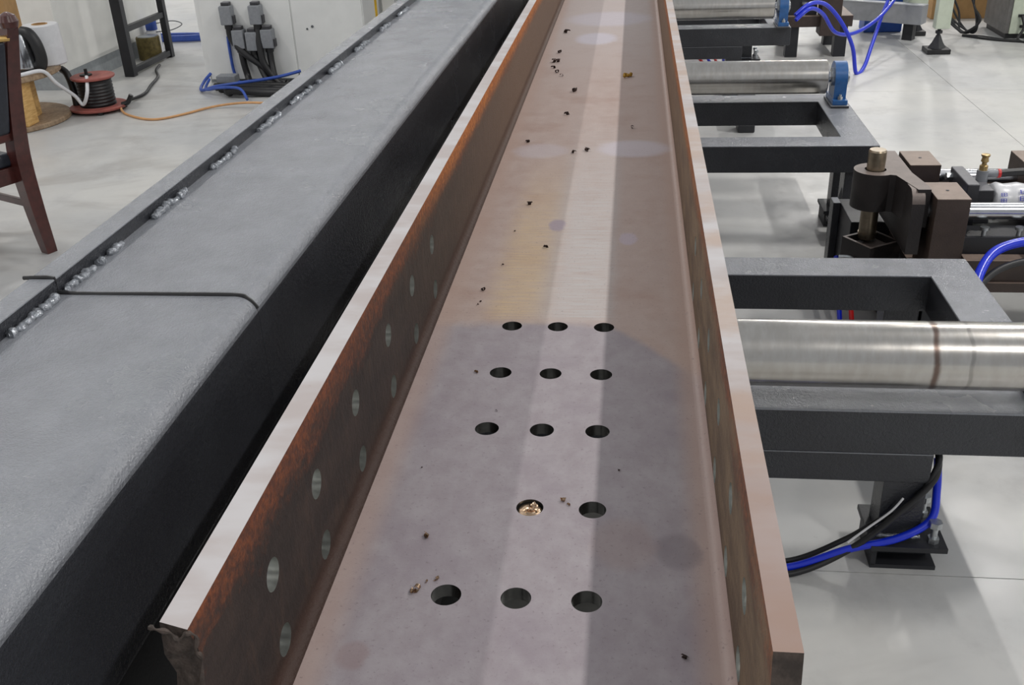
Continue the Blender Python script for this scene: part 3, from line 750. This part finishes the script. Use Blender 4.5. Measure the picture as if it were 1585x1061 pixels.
# kettle
KB = Vector((-47.1, 65.7, FZ + DT))
k = thing('electric_kettle', 'chrome electric kettle with black handle on the wooden drum', 'kettle', KB)
bm = newbm(); lathe(bm, [(1.25, 0), (1.32, .1), (1.3, .3), (1.1, .36)], KB, 32); obj('power_base', bm, 'blackcable', k)
bm = newbm(); lathe(bm, [(1.22, .36), (1.24, .5), (1.12, 1.6), (.86, 2.9), (.8, 3.0)], KB, 36); obj('kettle_body', bm, 'chrome', k)
bm = newbm(); lathe(bm, [(.84, 3.0), (.8, 3.15), (.5, 3.32), (.15, 3.36), (.14, 3.5)], KB, 28); obj('lid', bm, 'blackcable', k)
hd = Vector((.85, -.1, 0)).normalized()
bm = newbm(); tube(bm, [KB + hd * .5 + cz * 3.1, KB + hd * 1.1 + cz * 2.95, KB + hd * 1.55 + cz * 2.2, KB + hd * 1.7 + cz * 1.2, KB + hd * 1.5 + cz * .5, KB + hd * 1.15 + cz * .45], .46, 12); obj('handle', bm, 'blackcable', k)
bm = newbm(); tube(bm, [KB - hd * .7 + cz * 2.5, KB - hd * 1.15 + cz * 2.8, KB - hd * 1.3 + cz * 3.0], lambda s: .3 - .12 * s, 10); obj('spout', bm, 'chrome', k)
# roll of white film with cardboard core
RB2 = Vector((-46.75, 68.6, FZ + DT)); t = thing('film_roll', 'upright roll of white plastic film with cardboard core behind the kettle', 'roll', RB2)
bm = newbm(); lathe(bm, [(.62, 3.2), (1.35, 3.2), (1.42, 3.1), (1.5, .1), (1.4, 0), (.62, 0)], RB2, 36, close=False); obj('film', bm, 'film', t)
bm = newbm(); lathe(bm, [(.5, 0), (.62, 0), (.62, 3.24), (.5, 3.24), (.5, 0)], RB2, 28, close=False); obj('cardboard_core', bm, 'card', t)
# cardboard box
BB = Vector((-51.6, 68.9, FZ + DT)); t = thing('cardboard_box', 'brown cardboard box on the drum behind the chair back', 'box', BB)
Mx = Matrix.Translation(BB) @ Matrix.Rotation(.25, 4, 'Z')
bm = newbm(); box(bm, -2.3, 2.3, -1.6, 1.6, 0, 5.6, .06, 2, Mx); obj('carton', bm, 'card', t)
bm = newbm(); box(bm, -.5, .5, -1.62, 1.62, 5.6, 5.63, 0, 2, Mx); obj('packing_tape', bm, 'film', t)
hose('power_cable', [(-48.2, 63.7, FZ + DT + .15), (-46.4, 63.4, FZ + DT + .2), (-45.25, 64.9, FZ + DT + .18), (-44.95, 66.0, FZ + 3.2), (-44.6, 67.6, FZ + 1.8), (-44.2, 67.9, FZ + 1.0), (-43.6, 67.9, FZ + 2.0), (-43.9, 68.9, FZ + 3.1)], .15, 'film', 'white power cable drooping from the drum to the red reel', 'cable')
hose('rubber_hose', [(-45.9, 69.8, FZ + .3), (-46.0, 70.0, FZ + 1.8), (-46.4, 70.3, FZ + 3.0), (-47, 70.6, FZ + 3.4)], .3, 'blackcable', 'thick black hose standing behind the drum boards', 'hose')
# cable reel
RC = Vector((-44.0, 70.0, FZ)); t = thing('cable_reel', 'extension cable reel with faded red discs and black winding', 'cable reel', RC)
bm = newbm(); lathe(bm, [(2.35, .25), (2.4, .33), (2.4, .42), (2.3, .48)], RC, 36); obj('lower_disc', bm, 'reddisc', t)
bm = newbm(); lathe(bm, [(1.75, 2.75), (1.8, 2.82), (1.8, 2.92), (1.7, 2.98)], RC, 36); ud = obj('upper_disc', bm, 'reddisc', t)
bm = newbm(); lathe(bm, [(1.5, .48)] + [(1.42 + .06 * (i % 2), .5 + 2.2 * i / 16) for i in range(17)] + [(1.3, 2.75)], RC, 32); obj('cable_winding', bm, 'blackcable', t)
bm = newbm(); cyl(bm, RC + Vector((-.5, 0, 2.98)), RC + Vector((-.5, 0, 3.5)), .14, n=12); cyl(bm, RC + Vector((-.45, -.2, 2.98)), RC + Vector((-.45, -.2, 3.1)), .5, n=18); obj('reel_handle', bm, 'blackcable', ud)
for i in range(4):
    a = i * 1.57 + .5; bm = newbm(); q = RC + Vector((2.0 * math.cos(a), 2.0 * math.sin(a), 0)); cyl(bm, q, q + cz * .3, .25, n=12); obj('rubber_foot', bm, 'blackcable', t)
bm = newbm(); tube(bm, [RC + Vector((2.1, .0, .45)), RC + Vector((2.6, .1, .6)), RC + Vector((3.0, .2, 1.2))], .2, 8); obj('plug', bm, 'blackcable', t)
hose('orange_cable', [(-42.0, 69.8, FZ + .35), (-40.9, 68.3, FZ + .1), (-38.6, 66.6, FZ + .1), (-37, 66.4, FZ + .1), (-35.6, 67.8, FZ + .1), (-34.2, 69.6, FZ + .15), (-32.6, 70.2, FZ + .3), (-30.5, 69.9, FZ + .5), (-28, 69.5, FZ + .5)], .1, 'orange', 'thin orange cable running along the floor from the reel to the cabinet', 'cable')
hose('black_cable', [(-42.4, 71.6, FZ + .3), (-42.3, 75, FZ + .12), (-43.2, 78.5, FZ + .12), (-44.1, 82, FZ + .12), (-45.6, 85, FZ + .12), (-46.3, 87.4, FZ + .12)], .13, 'blackcable', 'black cable looping on the floor between the reel and the black rack', 'cable')
# column
bm = newbm(); box(bm, -62, -50.6, 77.4, 98, FZ, FZ + 1.7); 
col_ = struct(obj('wall_column', bm, 'greyskirt'), 'white plastered column with grey plinth'); col_.name = 'wall_left'
BASE[col_.name] = Vector((0, 0, 0))
bm = newbm(); box(bm, -62, -50.55, 77.35, 98, FZ + 1.7, FZ + 40); obj('plaster', bm, 'plaster', col_)
# rack
RK = Vector((-47, 87, FZ)); t = thing('steel_rack', 'black steel rack with ladder side standing before the white column', 'rack', RK)
bm = newbm(); box(bm, -47.75, -46.75, 82.6, 83.4, FZ, FZ + 26, .04); obj('post', bm, 'darkpaint', t)
bm = newbm(); box(bm, -47.45, -46.8, 91.7, 92.4, FZ, FZ + 26, .04); obj('post', bm, 'darkpaint', t)
for z0 in (.2, 4.1, 11, 18): bm = newbm(); box(bm, -47.4, -46.9, 83.4, 91.7, FZ + z0, FZ + z0 + .55, .03); obj('rung', bm, 'darkpaint', t)
PB = Vector((-48.9, 91.2, FZ)); t = thing('paint_tin', 'olive tin standing behind the black rack', 'tin', PB)
bm = newbm(); lathe(bm, [(1.15, 0), (1.2, .1), (1.2, 2.2), (1.15, 2.3)], PB, 24); obj('tin', bm, 'olive', t)
bm = newbm(); lathe(bm, [(1.0, 2.3), (1.0, 2.36)], PB, 24); obj('lid', bm, 'zinc', t)
PB = Vector((-49.6, 94, FZ)); t = thing('bottle', 'small white bottle with blue cap and wire behind the rack', 'bottle', PB)
bm = newbm(); lathe(bm, [(.75, 0), (.8, .1), (.78, 2.2), (.5, 2.5)], PB, 20); obj('bottle_body', bm, 'film', t)
bm = newbm(); lathe(bm, [(.6, 2.5), (.6, 3.4), (.5, 3.5)], PB, 20); obj('cap', bm, 'bluepail', t)
bm = newbm(); tube(bm, [PB + Vector((.4, 0, 3.1)), PB + Vector((2.0, 1.0, 3.2)), PB + Vector((3.2, .6, 2.9)), PB + Vector((2.4, -.4, 2.5)), PB + Vector((.5, -.3, 2.3))], .05, 6); obj('wire', bm, 'gasket', t)
bm = newbm()                                              # coil of flat blue hose
for r in (0, .16, .32): tube(bm, [(-50.2 + (3.9 - r) * math.cos(a * math.pi / 8), 101.0 + (1.0 - r * .5) * math.sin(a * math.pi / 8), FZ + .25 + r) for a in range(17)], .2, 8, 4)
tag(obj('hose_coil', bm, 'bluepail', None, (-50.2, 101, FZ)), 'flat oval coil of dark blue hose lying on the floor behind the rack', 'hose coil')

# electrical cabinet
EB = Vector((-30, 82, FZ)); EY = 79.3
t = thing('electrical_cabinet', 'tall white electrical cabinet with cable connectors on its front', 'cabinet', EB)
bm = newbm(); box(bm, -38.0, -22.4, EY + .12, EY + 8, FZ + .9, FZ + 26, .05); obj('carcass', bm, 'whitepaint', t)
bm = newbm(); box(bm, -37.8, -22.6, EY + .5, EY + 7.8, FZ, FZ + .9); obj('plinth', bm, 'greyskirt', t)
bm = newbm(); box(bm, -37.5, -29.1, EY, EY + .14, FZ + .4, FZ + 25.5, .03); d1 = obj('door', bm, 'whitepaint', t)
bm = newbm(); box(bm, -28.96, -22.5, EY, EY + .14, FZ + .4, FZ + 25.5, .03); d2 = obj('door', bm, 'whitepaint', t)
for zz in (5.0,): bm = newbm(); cyl(bm, (-27.2, EY - .06, FZ + zz), (-27.2, EY, FZ + zz), .12, n=10); cyl(bm, (-27.7, EY - .06, FZ + zz - .2), (-27.7, EY, FZ + zz - .2), .09, n=10); obj('lock', bm, 'gasket', d2)
cons = [(-34.82, -4.4, 0), (-32.1, -4.4, 0), (-34.0, -6.5, 0), (-32.75, -6.7, 0), (-31.3, -6.5, 0)]
for i, (x, z, _) in enumerate(cons):
    lab = ['leftmost connector of the top pair', 'right connector of the top pair', 'left connector of the lower row', 'middle connector of the lower row', 'right connector of the lower row'][i]
    bm = newbm(); box(bm, x - .55, x + .55, EY - 1.0, EY, z - .9, z + .75, .1, 2); c_ = obj('connector_hood', bm, 'connector', t)
    bm = newbm(); box(bm, x - .36, x + .36, EY - .75, EY - .05, z + .75, z + 1.05, .05, 2); obj('hood_cap', bm, 'connector_dark', c_)
    bm = newbm(); box(bm, x + .55, x + .66, EY - .8, EY - .2, z - .8, z - .1, .02); obj('latch', bm, 'connector_dark', c_)
    bm = newbm(); cyl(bm, (x, EY - .55, z - 1.25), (x, EY - .55, z - .9), .36, n=16); obj('cable_gland', bm, 'blackcable', c_)
paths = [[(-34.82, EY - .55, -5.6), (-34.7, EY - .6, -6.6), (-33.6, EY - .9, -7.8), (-32.0, EY - 1.0, -9.0), (-30.6, EY - 1.2, -10.2), (-29.5, EY - 1.5, -10.4)],
         [(-32.1, EY - .55, -5.6), (-32.05, EY - .9, -7.0), (-31.8, EY - 1.2, -8.6), (-30.9, EY - 1.3, -10.0), (-29.8, EY - 1.6, -10.35)],
         [(-34.0, EY - .55, -7.7), (-33.9, EY - .6, -8.8), (-33.7, EY - .7, -9.8), (-33.4, EY - 1.2, -10.35)],
         [(-32.75, EY - .55, -7.9), (-32.3, EY - .8, -9.0), (-31.6, EY - 1.4, -10.1), (-30.8, EY - 2.0, -10.4)],
         [(-31.3, EY - .55, -7.7), (-31.2, EY - .8, -8.8), (-30.9, EY - 1.3, -9.8), (-30.2, EY - 1.8, -10.4)]]
for i, p in enumerate(paths):
    lab = ['black cable crossing diagonally from the top left connector', 'black cable hanging from the top right connector', 'black cable dropping from lower left connector', 'black cable from the middle lower connector', 'black cable from lower right connector'][i]
    hose('connector_cable', p, .3, 'blackcable', lab, 'cable', 'cables hanging on the cabinet')
hose('air_tube', [(-35.2, EY - .2, -6.4), (-35.2, EY - .25, -8), (-35.1, EY - .3, -9.6), (-34.6, EY - .6, FZ + .2)], .14, 'bluepail', 'blue tube hanging down the cabinet front beside the connectors', 'tube')
for i, dx in enumerate((0, .8, 1.7, 2.4)):
    hose('trunk_cable', [(-36.2 + dx, EY - 2.6 - i * .9, FZ + .32), (-33.5, EY - 2.9 - i * .9, FZ + .34 + .1 * i), (-30.5, EY - 2.6 - i * .9, FZ + .34), (-26, EY - 3 - i * .9, FZ + .34)], .33, 'blackcable', ['thick black cable lying nearest the cabinet foot', 'second thick black cable lying before the cabinet', 'third thick black cable lying before the cabinet', 'thick black cable lying farthest out from the cabinet foot'][i], 'cable', 'thick cables on the floor before the cabinet')
bm = newbm(); box(bm, -36.0, -34.2, EY - 2.6, EY - 1.4, FZ + .62, FZ + 1.25, .08, 2, None); tag(obj('spare_connector', bm, 'connector', None, (-35, EY - 2, FZ + .62)), 'loose grey connector hood lying on the cables at the cabinet foot', 'connector')
hose('air_tube', [(-37.4, EY - .3, FZ + 1.0), (-37.7, EY - 1.4, FZ + .5), (-37.2, EY - 3.4, FZ + .2), (-35.2, EY - 4.6, FZ + .8), (-33, EY - 4.7, FZ + 1.1), (-30, EY - 3.6, FZ + 1.3), (-28, EY - 2.5, FZ + 1.6)], .14, 'bluepail', 'blue tube looping round the cabinet foot over the black cables', 'tube')
hose('air_tube', [(-36.8, EY - 2.2, FZ + .9), (-36.5, EY - 4, FZ + .4), (-34.5, EY - 5.6, FZ + .9), (-32.4, EY - 6.4, FZ + 1.0), (-31.4, EY - 7.5, FZ + .3)], .12, 'bluepail', 'second blue tube crossing the black cables lower down', 'tube')
# yellow post and open white cabinet beyond
YB = Vector((-22.2, 86, FZ)); t = thing('warning_post', 'yellow post with hanging chain beside the white cabinet', 'post', YB)
bm = newbm(); cyl(bm, (-22.6, 84, FZ), (-22.6, 84, FZ + 20), .35, n=14); obj('post_tube', bm, 'yellow', t)
bm = newbm(); lathe(bm, [(.8, 0), (.8, .2), (.3, .35)], (-22.6, 84, FZ), 18); obj('post_foot', bm, 'yellow', t)
OB = Vector((-18, 90, FZ)); t = thing('open_cabinet', 'white cabinet with dark opening and blue wiring at the top edge left of the rail', 'cabinet', OB)
bm = newbm(); box(bm, -22.0, -20.8, 85, 92, FZ, FZ + 24, .05); box(bm, -20.8, -14, 91.6, 92, FZ, FZ + 24); box(bm, -14, -13, 85, 92, FZ, FZ + 24, .05); box(bm, -20.8, -14, 85, 92, FZ, FZ + .4); obj('cabinet_shell', bm, 'whitepaint', t)
bm = newbm(); box(bm, -20.8, -14, 91.4, 91.6, FZ + .4, FZ + 24); obj('back_panel', bm, 'blackcable', t)
for i in range(7):
    rs = random.Random(i); bm = newbm(); x = -20.3 + i * .5
    tube(bm, [(x, 91, FZ + 10), (x + rs.uniform(-.8, .8), 89.5, FZ + 7.6), (x + rs.uniform(-1, 1), 89, FZ + 5.6), (x + rs.uniform(-1, 1), 90.5, FZ + 2)], .16, 8); obj('wire', bm, ['bluepail', 'film', 'hose'][i % 3], t)

# ------------------------------------------------------------------ right background
# far pusher unit, brown block and black body behind the farthest stand
UB = Vector((17.5, 88, FZ)); t = thing('pusher_unit', 'black and brown pusher unit behind the farthest roller stand', 'machine', UB)
bm = newbm(); box(bm, 15.6, 21.6, 86.6, 94, -7.9, -6.9, .05); obj('base_bar', bm, 'brownblock', t)
bm = newbm(); box(bm, 18.6, 20.4, 85.9, 88, -8.6, -2, .05); obj('guide_block', bm, 'brownblock', t)
bm = newbm(); box(bm, 14.2, 18.4, 87.2, 92, -6.9, -3, .05); obj('pusher_body', bm, 'darkpaint', t)
bm = newbm(); cyl(bm, (13, 88, -4.8), (22, 88, -4.8), .35, n=20); obj('guide_rod', bm, 'steel', t)
for x in (15.8, 20.2):
    for y in (87, 92.5): bm = newbm(); box(bm, x, x + 1.1, y, y + 1.1, FZ, -7.9); obj('leg', bm, 'darkpaint', t)
bm = newbm(); cyl(bm, (17.2, 86.9, -6.9), (17.2, 86.9, -5.9), .12, n=10); cyl(bm, (17.2, 86.9, -5.9), (17.2, 86.9, -5.7), .3, n=12); obj('screw', bm, 'zinc', t)
# long grey aluminium beam
Mx = Matrix.Translation((25, 95.9, FZ)) @ Matrix.Rotation(math.radians(-33), 4, 'Z')
t = thing('aluminium_beam', 'long grey aluminium beam on low legs behind the blue hoses', 'metal beam', (25, 95.9, FZ))
bm = newbm(); box(bm, -5.6, 5.2, 0, 1.6, 1.6, 3.4, .06, 2, Mx); obj('beam_profile', bm, 'alu', t)
bm = newbm(); box(bm, -5.6, 5.2, -.06, .3, 3.4, 3.52, .02, 2, Mx); obj('top_lip', bm, 'film', t)
for xx in (-4.5, 3.4): bm = newbm(); box(bm, xx, xx + 1, .4, 1.4, 0, 1.6, .04, 2, Mx); obj('leg', bm, 'darkpaint', t)
BB = Vector((27.4, 99.5, FZ)); t = thing('blue_tote', 'blue plastic tote standing behind the grey aluminium beam', 'tote', BB)
bm = newbm(); box(bm, 25.2, 29.0, 98.4, 101, FZ, FZ + 4.1, .15, 2); obj('tote_body', bm, 'bluepanel', t)
bm = newbm(); box(bm, 25.0, 29.2, 98.2, 101.2, FZ + 4.1, FZ + 4.5, .08, 2); obj('rim', bm, 'bluepanel', t)
# pale green machine on levelling feet
t = thing('machine_frame', 'pale green machine frame standing on black levelling feet', 'machine', (30, 92, FZ))
def foot(x, y, s, h):
    bm = newbm(); box(bm, x - s, x + s, y - s, y + s, FZ, FZ + .45, .06, 2); f = obj('foot_pad', bm, 'blackcable', t)
    bm = newbm(); lathe(bm, [(s * .8, .45), (s * .5, .9), (.22, 1.55), (.2, 1.6)], (x, y, FZ), 4); obj('foot_cone', bm, 'darkpaint', f)
    bm = newbm(); cyl(bm, (x, y, FZ + 1.5), (x, y, FZ + h), .16, n=12); cyl(bm, (x, y, FZ + 1.75), (x, y, FZ + 2.0), .32, n=6); obj('levelling_screw', bm, 'darkpaint', f)
foot(29.8, 88.2, 1.05, 2.5); foot(30.0, 97.0, .85, 2.6)
bm = newbm(); box(bm, 29.3, 30.6, 87.7, 88.8, FZ + 2.2, FZ + 22, .06); obj('post', bm, 'greenwhite', t)
bm = newbm(); box(bm, 28.6, 30.6, 95.9, 98, FZ + 2.4, FZ + 4.6, .12, 2); box(bm, 29.4, 30.6, 96.2, 97.6, FZ + 4.6, FZ + 22, .06); obj('post', bm, 'greenwhite', t)
bm = newbm(); box(bm, 29.5, 30.4, 88.8, 96.2, FZ + 7.5, FZ + 9, .05); obj('tie_bar', bm, 'greenwhite', t)
# control box
t = thing('control_box', 'grey control box with pale green front, sockets and a gauge at the right edge', 'control box', (41, 96, FZ))
bm = newbm(); box(bm, 37.6, 46, 94.0, 100.5, FZ + .5, FZ + 20, .05); obj('housing', bm, 'greymetal', t)
bm = newbm(); box(bm, 38.0, 46, 93.86, 94.02, FZ + .5, FZ + 20, .03); fp = obj('front_panel', bm, 'greenwhite', t)
bm = newbm(); box(bm, 37.8, 46, 94.2, 100, FZ, FZ + .5); obj('plinth', bm, 'blackcable', t)
for x, z in ((39.2, 1.2), (38.9, 2.2), (40.3, 3.0), (39.5, 3.0), (40.6, 6.9), (40.1, 7.9)):
    bm = newbm(); box(bm, x - .32, x + .32, 93.7, 93.87, FZ + z - .13, FZ + z + .13, .02); obj('socket', bm, 'blackcable', fp)
bm = newbm(); cyl(bm, (40.1, 93.6, FZ + 9.0), (40.1, 93.87, FZ + 9.0), .55, n=24); obj('gauge', bm, 'zinc', fp)
for i in range(3):
    hose('lead', [(38.9 + i * .7, 93.65, FZ + 2.2 - .2 * i), (39.0 + i * .8, 93.0, FZ + 1.2), (38.5 + i, 92.4, FZ + .15), (40 + i * 1.5, 90.6, FZ + .12)], .13, 'blackcable', ['black lead plugged into the left socket of control box', 'black lead plugged into the middle socket of control box', 'black lead plugged into the right socket of control box'][i], 'cable', 'leads of the control box')
# cable tangle between machine and control box
for i in range(7):
    rs = random.Random(40 + i); x = 33.6 + rs.uniform(-.5, .5)
    hose('cable', [(33.2 + .25 * i, 97.4, FZ + 7.5), (32.6 + rs.uniform(-.5, 1), 96.9, FZ + 4.6), (32.8 + rs.uniform(-.4, 1.2), 96.4, FZ + 2.2), (34.2 + rs.uniform(-.4, .8), 95.6, FZ + .4), (35.4, 95.2 + rs.uniform(-.6, .6), FZ + .9 + .15 * i), (34.9, 95.8, FZ + 3.0), (34.0 + .2 * i, 96.8, FZ + 5.0)], .1, 'blackcable', 'black cable in the tangle between green machine and control box', 'cable', 'tangle of black cables')
for i in range(2):
    hose('cable', [(34.2, 95.5, FZ + .12), (36.0, 94.6 - i, FZ + .12), (37.2, 93.1 - i * .4, FZ + .12), (38.6, 92.6 - i * .5, FZ + .12)], .12, 'blackcable', ['black cable on the floor leading to control box corner', 'second floor cable nearer the viewer leading to control box'][i], 'cable')
t = thing('carton', 'yellowish cardboard carton standing on the floor behind the control box', 'box', (36.8, 106.5, FZ))
bm = newbm(); box(bm, 33.6, 40.5, 105.3, 108.5, FZ, FZ + 4.2, .08, 2); obj('carton_body', bm, 'card', t)
bm = newbm(); box(bm, 33.8, 40.3, 105.25, 106.9, FZ + 4.2, FZ + 4.3); obj('flap', bm, 'card', t)
# blue hoses hanging in loops over the aisle
hose('air_hose', [(14.4, 73.6, -4.6), (15.6, 74.5, -3.9), (17.2, 76.5, -4.3), (18.9, 78, -6.0), (20.2, 78.8, -8.2), (20.9, 79.5, FZ + .14), (21.9, 81.2, FZ + .3), (23.2, 85, -9.2), (25.0, 90, -7.2), (27, 95, -5.2)], .17, 'hose', 'blue air hose dipping to the floor in a sharp loop by the far bearing')
hose('air_hose', [(14.4, 73.2, -4.9), (15.6, 74.1, -4.2), (17.0, 76.2, -5.0), (18.6, 78.4, -6.9), (21, 82, -7.6), (24, 87, -7.2), (26.5, 92, -6.2), (28.5, 96, -5.0)], .16, 'hose', 'blue air hose sagging in a shallow arc to the green machine')
for i, (m_, x) in enumerate((('redhose', 7.4), ('hose', 8.1), ('redhose', 8.7), ('hose', 9.4))):
    hose('air_tube', [(x - .2, 88 + i * .3, -7.2), (x + .5, 87.6, -8.0), (x - .4, 87, -9.0), (x + .15 * i, 86, -9.9), (x + .6, 85, FZ + .14)], .14, m_, ['leftmost red tube hanging below the farthest stand rail', 'left blue tube hanging below the farthest stand rail', 'right red tube hanging below the farthest stand rail', 'right blue tube hanging below the farthest stand rail'][i], 'tube')
for i, (m_, x) in enumerate((('hose', 11.0), ('redhose', 11.5))):
    hose('air_tube', [(x, 33.0, -8.5), (x - .1, 31.5, -9.2), (x - .4, 29, -9.8), (x - .6, 27, FZ + .14)], .11, m_, ['blue tube seen through the nearest stand frame', 'red tube seen through the nearest stand frame'][i], 'tube')

t = thing('junction_box', 'black box on the floor seen through the middle stand frame', 'box', (9.8, 62.2, FZ))
bm = newbm(); box(bm, 9.2, 10.4, 61.4, 63, FZ, FZ + 2.2, .08, 2); obj('box_body', bm, 'darkpaint', t)
bm = newbm(); box(bm, 9.15, 10.45, 61.35, 63.05, FZ + 2.2, FZ + 2.4, .05, 2); obj('lid', bm, 'darkpaint', t)
